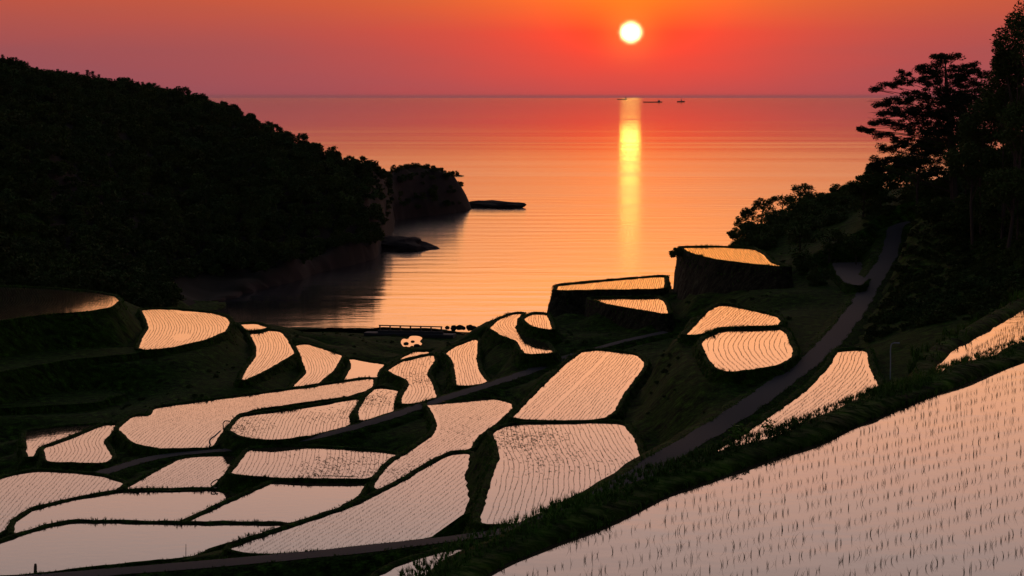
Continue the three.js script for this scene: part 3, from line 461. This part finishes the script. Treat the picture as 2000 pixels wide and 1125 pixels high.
{ // the spreading pine against the sky
  const r = rng(4242), d0 = 262, w = (px, py, d) => { const q = sight(px, py), t = d / -q.z; return V(q.x * t, EYE + q.y * t, -d); }, f0 = w(1868, 415, d0), foot = V(f0.x, ground(f0.x, f0.z) - .5, f0.z), o = base('pine_tree', foot);
  tag(o, 'tall spreading pine with flat needle pads against the sunset sky', 'pine tree');
  const pads = [[1845, 122, 28, 14], [1832, 116, 12, 8], [1860, 112, 14, 8], [1807, 134, 17, 8], [1889, 132, 18, 10], [1905, 140, 14, 6], [1917, 148, 13, 7], [1851, 146, 44, 11], [1766, 145, 9, 8], [1737, 168, 15, 7], [1710, 175, 11, 4], [1764, 160, 12, 8], [1804, 160, 30, 10], [1750, 198, 29, 7], [1722, 205, 14, 3], [1787, 187, 26, 9], [1728, 237, 14, 5], [1707, 242, 10, 3.5], [1680, 253, 11, 2.5], [1700, 257, 9, 5], [1725, 264, 15, 6], [1772, 219, 34, 11], [1738, 222, 18, 3], [1816, 222, 34, 14], [1763, 250, 20, 10], [1801, 254, 34, 15], [1840, 178, 34, 15], [1890, 164, 27, 12], [1880, 190, 34, 16], [1851, 213, 40, 18], [1737, 292, 19, 9], [1772, 280, 30, 12], [1705, 326, 13, 8], [1728, 313, 22, 9], [1816, 290, 44, 20], [1860, 262, 45, 22], [1772, 316, 40, 15], [1850, 330, 50, 22], [1850, 160, 30, 16], [1830, 200, 40, 18], [1820, 240, 45, 18], [1790, 230, 30, 14], [1875, 235, 40, 24], [1815, 145, 14, 8]];
  const trunk = [w(1868, 385, d0), w(1858, 300, d0 + .6), w(1852, 220, d0), w(1848, 160, d0 - .4), w(1846, 118, d0)].map((p, i) => i ? p.sub(foot) : V(0, 0, 0)), b = new Shape3().tube(trunk, [.62, .5, .38, .24, .06], 8), s = new Shape3();
  const stem = new THREE.CatmullRomCurve3(trunk);
  pads.forEach(([px, py, rx, ry]) => {
    const k = d0 / LENS, d = d0 + (r() - .5) * Math.max(4, 11 - Math.abs(px - 1840) * .05), c = w(px, py, d).sub(foot), from = stem.getPoint(clamp((430 - py) / 330 - .22, .1, .9)), mid = from.clone().lerp(c, .55); mid.y += .25 + (c.y - from.y) * .12;
    const R = .03 + .007 * c.distanceTo(from);
    b.tube(new THREE.QuadraticBezierCurve3(from, mid, c).getPoints(5), [R, R * .8, R * .65, R * .5, R * .35, R * .15], 5);
    const n = Math.max(5, Math.round(rx / 2.1));
    for (let i = 0; i < n; i++) { const u = (r() * 2 - 1) * .8, h = c.clone().add(V(u * rx * k * 1.2, (r() - .4) * ry * k * 1.5, (r() - .5) * rx * k * 1.2)), q = (.6 + .55 * r()) * Math.min(rx, 12) * k; foliage(s, r, h, q, q * .55, q, 130, .14, 0); if (r() < .6) b.tube([c.clone().lerp(from, .25), h], [.04, .015], 4); }
  });
  for (let i = 0; i < 26; i++) { const px = 1690 + r() * 60, py = 195 + r() * 75, p = w(px, py, d0 + (r() - .5) * 4).sub(foot); b.tube([p, p.clone().add(V(1.2 + r(), -.15 + .35 * r(), r() - .5)), p.clone().add(V(2.6 + r(), .1, r() - .5))], [.012, .03, .05], 4); }
  mesh('crown', s.done(), M.needle, o); mesh('trunk', b.done(), M.bark, o);
}
const slope = 'trees on the right hillside';
for (const [px, py, d, rx, ry, what, opt] of [
  [1800, 308, 284, 48, 40, 'dense dark tree filling the lower left of the pine'], [1860, 265, 276, 50, 56, 'dense dark tree standing behind the pine trunk'], [1905, 208, 268, 42, 50, 'dark tree reaching up to the right arm of the pine'],
  [1940, 300, 244, 52, 50, 'dark tree in the middle of the mass right of the pine'], [1990, 330, 236, 52, 50, 'dark tree above the wide bushy one at the right edge'], [1925, 350, 252, 52, 40, 'dark tree behind the bushes right of the pine foot'], [1890, 288, 262, 42, 42, 'dark tree touching the pine trunk on its right'], [1985, 215, 242, 46, 50, 'dark tree under the slender leaning one'],
  [1968, 140, 234, 30, 46, 'slender tree leaning left beside the thin topped one'], [1990, 105, 232, 48, 85, 'thin topped tree cut by the upper right edge'], [2045, 60, 240, 70, 80, 'dark tall tree mostly outside the upper right corner'], [1962, 200, 236, 52, 62, 'dark round tree between the pine and the right edge'],
  [1925, 245, 242, 50, 50, 'dense dark tree directly behind the pine'], [2000, 260, 228, 62, 62, 'broad dark tree at the right edge below the thin topped one'], [1900, 320, 238, 52, 45, 'low dark tree at the foot of the pine on its right'], [1975, 370, 226, 62, 45, 'wide bushy tree at the right edge above the grassy slope'],
  [1830, 365, 288, 60, 40, 'dark bushy tree at the foot of the pine'], [1772, 352, 302, 44, 34, 'bushy tree left of the pine trunk'], [1722, 340, 304, 32, 26, 'small bushy tree leaning over the sea left of the pine'], [1692, 366, 302, 36, 26, 'low bushy tree where the headland bushes meet the pine'],
  [1830, 412, 258, 42, 28, 'rounded bush in front of the pine foot, left one of the row'], [1872, 440, 248, 40, 26, 'rounded bush lowest in front of the pine foot'], [1905, 412, 250, 46, 34, 'rounded bush in front of the pine foot, right one of the row'], [1962, 425, 240, 52, 38, 'big rounded bush on the slope near the right edge'], [2012, 435, 232, 52, 40, 'big rounded bush cut by the right edge'],
]) treeAt('hillside_tree', what, 'tree', slope, px, py, d, rx, ry, { lumps: 30, leaves: 170, size: .2, ...opt });
for (const [px, py, d, rx, ry, what] of [
  [1436, 458, 348, 16, 15, 'lowest shrub at the seaward tip of the right headland'], [1450, 438, 349, 18, 17, 'second shrub up from the seaward tip of the right headland'], [1468, 418, 350, 20, 16, 'feathery shrub on the slope above the seaward tip'], [1492, 402, 348, 22, 16, 'flat topped shrub on the skyline left of the round dark one'], [1528, 392, 348, 22, 16, 'shrub touching the round dark one on its left'], [1573, 374, 348, 27, 19, 'round dark shrub standing out on the headland skyline'],
  [1612, 388, 346, 22, 15, 'shrub touching the round dark one on its right'], [1642, 372, 342, 20, 17, 'shrub with a small raised tip on the headland skyline'], [1668, 375, 338, 24, 20, 'shrub beside the low bushy tree on the headland skyline'], [1480, 445, 342, 30, 24, 'wide shrub in the lower middle of the headland thicket'], [1530, 430, 342, 32, 26, 'wide shrub under the skyline of the headland thicket'], [1590, 425, 340, 34, 26, 'wide shrub below the round dark one'],
  [1648, 418, 336, 36, 28, 'wide shrub left of the end of the farm road'], [1560, 462, 290, 32, 22, 'shrub above the far corner of the highest paddy'], [1620, 470, 284, 34, 24, 'shrub in the hollow between the highest paddy and the road'], [1570, 512, 268, 26, 24, 'yellowish shrub at the inner end of the highest paddy'], [1600, 545, 258, 26, 24, 'shrub beside the road below the concrete pad'],
  [1670, 480, 280, 26, 24, 'round shrub left of the curve of the farm road'], [1326, 495, 287, 17, 12, 'small bush overhanging the corner of the tall stone bastion'],
]) treeAt('shrub', what, 'shrub', 'shrubs of the right headland', px, py, d, rx, ry, { lumps: 12, leaves: 85, size: .2, trunk: ry > 12 });
{ // the rest of the thicket, shrub by shrub where the ground carries them
  const r = rng(77);
  for (let i = 0; i < 70; i++) {
    const px = 1432 + r() * 300, d = 312 + r() * 38, c = column(px, d, 0), g = ground(c.x, c.z), py = 562.5 - LENS * Math.tan(Math.atan((g + .9 - EYE) / d) + PITCH);
    if (paddies.some((q) => inside(q.ring, c.x, c.z) || gapTo(q.ring, c.x, c.z) < 3) || roads.upper.line.some((v) => Math.hypot(v.x - c.x, v.z - c.z) < 3.5)) continue;
    treeAt('shrub', 'low dark shrub inside the headland thicket', 'shrub', 'low shrubs inside the headland thicket', px, py, d, 16 + 14 * r(), 13 + 8 * r(), { lumps: 9, leaves: 70, size: .19, trunk: false, seed: 4000 + i });
  }
}
{ // undergrowth of the right slope, the valley floor and the hidden slope below the viewpoint
  const r = rng(909), kinds = [0, 1, 2].map((k) => { const s = new Shape3(), q = rng(300 + k); lumpyCrown(s, q, V(0, .55, 0), .9, .6, .9, 7, 34, .16); return s.done(); }), put = kinds.map(() => []);
  for (let i = 0; i < 2600; i++) {
    const px = 1690 + r() * 400, d = 150 + r() * 165, c = column(px, d, 0); let free = true;
    for (const v of roads.upper.line) if ((v.x - c.x) ** 2 + (v.z - c.z) ** 2 < 11) { free = false; break; }
    for (const q of paddies) if (free && gapTo(q.ring, c.x, c.z) < (q.n === 'P3' ? 12 : 2.2) || inside(q.ring, c.x, c.z)) free = false;
    if (free) put[i % 3].push([c.x, ground(c.x, c.z) - .15, c.z, .4 + .9 * r() * r(), r() * 6.28]);
  }
  for (let i = 0; i < 1500; i++) {
    const px = 200 + r() * 1350, d = 165 + r() * 215, c = column(px, d, 0); let free = true;
    for (const road of Object.values(roads)) for (const v of road.line) if ((v.x - c.x) ** 2 + (v.z - c.z) ** 2 < 12) { free = false; break; }
    for (const q of [...paddies, ...terraces]) { if (!free) break; if (c.x < q.box[0] - 3 || c.x > q.box[1] + 3 || c.z < q.box[2] - 3 || c.z > q.box[3] + 3) continue; if (gapTo(q.ring, c.x, c.z) < 2.4 || inside(q.ring, c.x, c.z)) free = false; }
    const g = ground(c.x, c.z); if (free && g > 1.6) put[i % 3].push([c.x, g - .12, c.z, .22 + .4 * r() * r(), r() * 6.28]);
  }
  const o = base('undergrowth'); tag(o, 'tangled undergrowth on the dark slopes', 'undergrowth', undefined, 'stuff');
  put.forEach((p, i) => many('bushes', kinds[i], M.leaf, p, o, mixGreen));
}
{ // the wood on the far headland reads as one mass; trees on its skyline are things
  const r = rng(515), kinds = [0, 1, 2, 3].map((k) => { const s = new Shape3(), q = rng(600 + k); lumpyCrown(s, q, V(0, 2.6, 0), 3, 2.7, 3, 13, 46, .42); return s.done(); }), put = kinds.map(() => []);
  for (let x = -330; x < 8; x += 4.2) for (let z = -328; z > -900; z -= 4.2) {
    const a = x + (r() - .5) * 4, b = z + (r() - .5) * 4, px = 1000 + a / -b * LENS, h = Math.max(headland(a, b), b > -438 ? ground(a, b) : -9), s = Math.hypot(headland(a + 2, b) - headland(a - 2, b), headland(a, b + 2) - headland(a, b - 2)) / 4;
    if (px < -150 || px > 900 || h < 3.2 || -b < 400 && px > 330 - (400 + b) || -b < 352 && px > 150 || s > 3 && r() < .3 && !(px > 690 && px < 785) || -b > along(ridge, px, 1) + 25) continue;
    if (px > 480 && h < 5 && r() < .5) continue;
    const far = px > 740 ? .6 : 1;
    put[(r() * 4) | 0].push([a, h - .9, b, (.62 + .6 * r() * r()) * far, r() * 6.28, .75 + .5 * r()]);
  }
  const o = base('headland_wood'); tag(o, 'dense dark wood covering the far headland', 'wood', undefined, 'stuff');
  put.forEach((p, i) => many('crowns', kinds[i], M.leaf, p, o, mixGreen));
  const conifer = [0, 1].map((k) => { const s = new Shape3(), q = rng(700 + k); for (let i = 0; i < 9; i++) { const y = 1 + i * .72, w = 2.2 * (1 - i / 10); foliage(s, q, V((q() - .5) * .3, y, (q() - .5) * .3), w, .42, w, 70, .24, .1); } return s.done(); }), stemG = new Shape3().tube([V(0, -1, 0), V(0, 3, 0), V(.1, 7.4, 0)], [.22, .16, .03], 6).done();
  for (const [px, k, what] of [[12, .9, 'leftmost conifer on the headland skyline'], [38, 1.05, 'conifer on the steep left end of the headland skyline'], [56, .8, 'small conifer just below the steep left end of the skyline'], [78, .8, 'low conifer on the skyline above the dark left slope'], [119, .9, 'conifer standing alone on the left skyline before the dense clump'], [136, .8, 'conifer left of the dense clump on the skyline'], [176, 1.25, 'tallest conifer of the dense clump on the headland skyline'], [186, 1.2, 'second conifer of the dense clump on the skyline'], [198, 1.05, 'right hand conifer of the dense clump on the skyline'],
    [211, 1, 'conifer following the dense clump on the skyline'], [226, .9, 'short conifer a little right of the dense clump'], [249, 1.1, 'pointed conifer at the middle of the headland skyline'], [264, 1, 'pointed conifer right of the middle one on the skyline'], [283, 1.15, 'pointed conifer above the sloping middle of the headland'], [301, .85, 'short conifer on the falling skyline'], [330, 1, 'conifer on the falling skyline before it drops to the sea line'], [360, .9, 'conifer level with the sea horizon on the headland'], [400, .85, 'lone conifer just under the horizon on the headland ridge']]) {
    const d = along(ridge, px, 1) - 2, c = column(px, d, 0), o = base('conifer', V(c.x, headland(c.x, c.z) - .3, c.z)), i = px & 1;
    o.scale.set(k * 1.15, k * .72, k * 1.15); o.rotation.y = px; tag(o, what, 'conifer', 'conifers along the headland skyline');
    mesh('crown', conifer[i], M.needle, o); mesh('trunk', stemG, M.bark, o);
  }
}

// ---------------------------------------------------------------- rocks
function boulder(seed, rx, ry, rz, detail = 3) {
  const g = new THREE.IcosahedronGeometry(1, detail), p = g.attributes.position, col = [];
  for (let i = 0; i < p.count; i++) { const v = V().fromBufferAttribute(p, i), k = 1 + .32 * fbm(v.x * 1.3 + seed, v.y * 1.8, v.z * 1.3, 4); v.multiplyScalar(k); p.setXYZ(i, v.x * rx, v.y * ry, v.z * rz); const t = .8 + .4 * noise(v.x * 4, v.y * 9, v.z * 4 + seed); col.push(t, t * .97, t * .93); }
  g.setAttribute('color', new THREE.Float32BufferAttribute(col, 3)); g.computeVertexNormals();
  return g;
}
{
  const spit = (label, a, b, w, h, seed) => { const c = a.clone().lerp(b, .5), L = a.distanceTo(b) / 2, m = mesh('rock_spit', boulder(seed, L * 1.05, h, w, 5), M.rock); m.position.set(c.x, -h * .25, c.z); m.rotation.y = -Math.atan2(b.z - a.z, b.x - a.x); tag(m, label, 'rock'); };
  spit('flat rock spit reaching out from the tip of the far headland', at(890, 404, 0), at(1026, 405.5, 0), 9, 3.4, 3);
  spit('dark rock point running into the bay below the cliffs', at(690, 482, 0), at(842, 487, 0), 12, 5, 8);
  spit('low reef breaking the water behind the far headland', at(885, 343, .3), at(906, 343, .3), 5, .9, 12);
  for (const [px, py, e, k, what] of [[542, 428, 9, 3.1, 'pale rock face showing at the foot of the headland cliff']]) { const c = at(px, py, e), m = mesh('cliff_rock', boulder(px, k * 1.3, k * .55, k * .6, 4), paint(.5, .55, .62, .9, { vertexColors: true })); m.position.copy(c); tag(m, what, 'rock'); }
  [['dark stone in the left half of the stream pool', 793, 671, .5], ['small dark stone in the middle of the stream pool', 806, 667, .35], ['dark stone at the near rim of the stream pool', 814, 675, .55]].forEach(([what, px, py, k], i) => { const m = mesh('pool_stone', boulder(90 + i, k, k * .5, k * 1.3, 2), M.rock); m.position.copy(at(px, py, 3.25)); tag(m, what, 'stone', 'stones in the stream pool'); });
  const names = ['leftmost dark boulder of the row above the beach', 'second boulder from the fence in the row above the beach', 'third boulder from the fence in the row above the beach', 'fourth boulder from the fence in the row above the beach', 'fifth boulder from the fence in the row above the beach', 'sixth boulder from the fence in the row above the beach', 'last boulder of the row next to the dark bluff'];
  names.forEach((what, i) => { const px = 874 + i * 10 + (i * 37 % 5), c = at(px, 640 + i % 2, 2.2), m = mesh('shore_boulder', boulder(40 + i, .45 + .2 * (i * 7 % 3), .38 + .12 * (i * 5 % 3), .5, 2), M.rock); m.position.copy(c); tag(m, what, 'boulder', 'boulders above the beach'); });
}

// ---------------------------------------------------------------- shore wall and fence
{
  const a = at(742, 645, 2.9), b = at(862, 648, 2.9), L = Math.hypot(b.x - a.x, b.z - a.z), o = base('shore_fence', V(a.x, 2.6, a.z)); o.rotation.y = -Math.atan2(b.z - a.z, b.x - a.x);
  tag(o, 'low dark railing with square openings on the bridge by the beach', 'fence');
  for (let i = 0; i < 7; i++) mesh('post', new Shape3().box(i * L / 6 - .13, i * L / 6 + .13, 0, 1.15, -.1, .1).done(), M.steel, o);
  mesh('rail', new Shape3().box(-.2, L + .2, 1.15, 1.36, -.08, .08).done(), M.steel, o);
  mesh('kerb', new Shape3().box(-.4, L + .4, -.15, .32, -.22, .22).done(), M.concrete, o);
  const w = base('stream_bridge', V(a.x, 0, a.z)); w.rotation.y = o.rotation.y; tag(w, 'dark concrete bridge over the stream mouth under the railing', 'bridge');
  mesh('deck', new Shape3().box(-3, L + 2.5, 2.05, 2.44, -1.8, .9).done(), M.concrete, w);
  mesh('abutment', new Shape3().box(-3, L * .42, -1, 2.04, -1.6, .7).done(), M.concrete, w); mesh('abutment', new Shape3().box(L * .72, L + 2.5, -1, 2.04, -1.6, .7).done(), M.concrete, w);
}
// ---------------------------------------------------------------- hoses, pipe, stakes, weeds
{
  const hose = (label, pts, e, R = .06) => { const c = new THREE.CatmullRomCurve3(pts.map(([px, py, up]) => { const g = at(px, py, e); g.y += up; const k = at(px, py, e + up); return k; })), m = mesh('water_hose', new THREE.TubeGeometry(c, 24, R, 8), M.hose); tag(m, label, 'hose', 'black irrigation hoses'); };
  hose('short black hose arching from the grass corner of the weedy paddy', [[449, 823, .5], [440, 822, .6], [436, 826, .4], [436, 832, 0]], 8);
  hose('long black hose bending down to the near corner of the stretched paddy', [[430, 842, .7], [420, 851, .6], [411, 858, .5], [409, 862, .3], [411, 869, 0]], 8, .09);
  hose('black hose loop hanging from the ruled paddy into the slanted one', [[425, 936, .7], [416, 941, .6], [412, 947, .4], [415, 952, .15], [424, 953, .3]], 7.75);
  const s = at(1746, 720, 0), d = 150, c = column(1746, 176, 0), y = ground(c.x, c.z), o = base('standpipe', V(c.x, y - .2, c.z)); tag(o, 'pale bent standpipe beside the road near the horn shaped paddy', 'pipe');
  const top = EYE + sight(1746, 671).y * (176 / -sight(1746, 671).z) - y + .2;
  mesh('riser', new THREE.TubeGeometry(new THREE.CatmullRomCurve3([V(0, 0, 0), V(0, top * .5, 0), V(0, top - .25, 0), V(.12, top, 0), V(.7, top + .05, 0)]), 24, .045, 8), M.pipe, o);
  mesh('nozzle', new THREE.CylinderGeometry(.06, .06, .12, 10).rotateZ(Math.PI / 2).translate(.74, top + .05, 0), M.pipe, o);
  const stake = (px, py0, py1, e, R, label) => { const b = at(px, py0, e), h = (py0 - py1) * Math.hypot(b.x, b.z) / LENS, m = mesh('stake', new Shape3().tube([V(0, -.2, 0), V(.01, h * .5, 0), V(.03, h, .02)], [R, R * .95, R * .7], 7).done(), M.wood); m.position.copy(b); tag(m, label, 'stake'); };
  stake(363, 1086, 1062, 9.2, .03, 'thin stake standing in the bottom left paddy');
  stake(69, 1112, 1101, 9.3, .14, 'stubby wooden post on the bank at the lower left corner');
  for (const [px, py, k, what] of [[1517, 838, 1, 'leafy weed with broad leaves on the foreground grass ridge'], [1574, 822, .8, 'smaller leafy weed right of the broad leaved one on the ridge']]) {
    const P = paddies[0].ring, N = normals(P), i = P.reduce((m, v, j) => { const f = Math.abs(1000 + v.x / -v.z * LENS - px); return v.z < -15 && f < m[0] ? [f, j] : m; }, [1e9, 0])[1], c = P[i].clone().addScaledVector(N[i], .5).setY(43.72), s = new Shape3(), r = rng(px); foliage(s, r, V(0, .14 * k, 0), .13 * k, .1 * k, .13 * k, 60, .035 * k, 0);
    const m = base('leafy_weed', c); tag(m, what, 'weed'); mesh('leaves', s.done(), M.blade, m); mesh('stem', new Shape3().tube([V(0, -.1, 0), V(.01, .12 * k, 0)], [.008, .005], 5).done(), M.blade, m);
  }
}
// ---------------------------------------------------------------- ships far out
{
  const ship = (label, px, py, len, tall, house) => {
    const c = at(px, py, 0), o = base('cargo_ship', c); tag(o, label, 'ship', 'ships near the horizon');
    const h = new THREE.Shape(); h.moveTo(-len / 2, 0); h.lineTo(len * .46, 0); h.lineTo(len / 2, tall * .45); h.lineTo(len * .42, tall * .4); h.lineTo(-len * .46, tall * .34); h.lineTo(-len / 2, tall * .42); h.closePath();
    mesh('hull', new THREE.ExtrudeGeometry(h, { depth: len * .14, bevelEnabled: true, bevelSize: 1, bevelThickness: 2, bevelSegments: 1 }).translate(0, 0, -len * .07), M.hull, o);
    mesh('deckhouse', new Shape3().box(house * len - len * .06, house * len + len * .06, tall * .32, tall, -len * .05, len * .05).box(house * len - len * .02, house * len + len * .02, tall * .99, tall * 1.3, -len * .02, len * .02).done(), M.deckhouse, o);
    mesh('mast', new Shape3().tube([V(house * len, tall, 0), V(house * len, tall * 1.7, 0)], [1.2, .5], 6).done(), M.steel, o);
  };
  ship('small cargo ship closest to the horizon under the sun', 1215, 194.5, 140, 26, .38);
  ship('longest low cargo ship on the horizon right of the sun', 1275, 200, 150, 15, .32);
  ship('short high decked ship rightmost of the three near the horizon', 1330, 199.5, 62, 22, .05);
}
scene.fog = new THREE.FogExp2(new THREE.Color().setRGB(1, .8, .78), 6e-6);   // thin sea haze that softens the ships and the horizon
renderer.render(scene, camera);
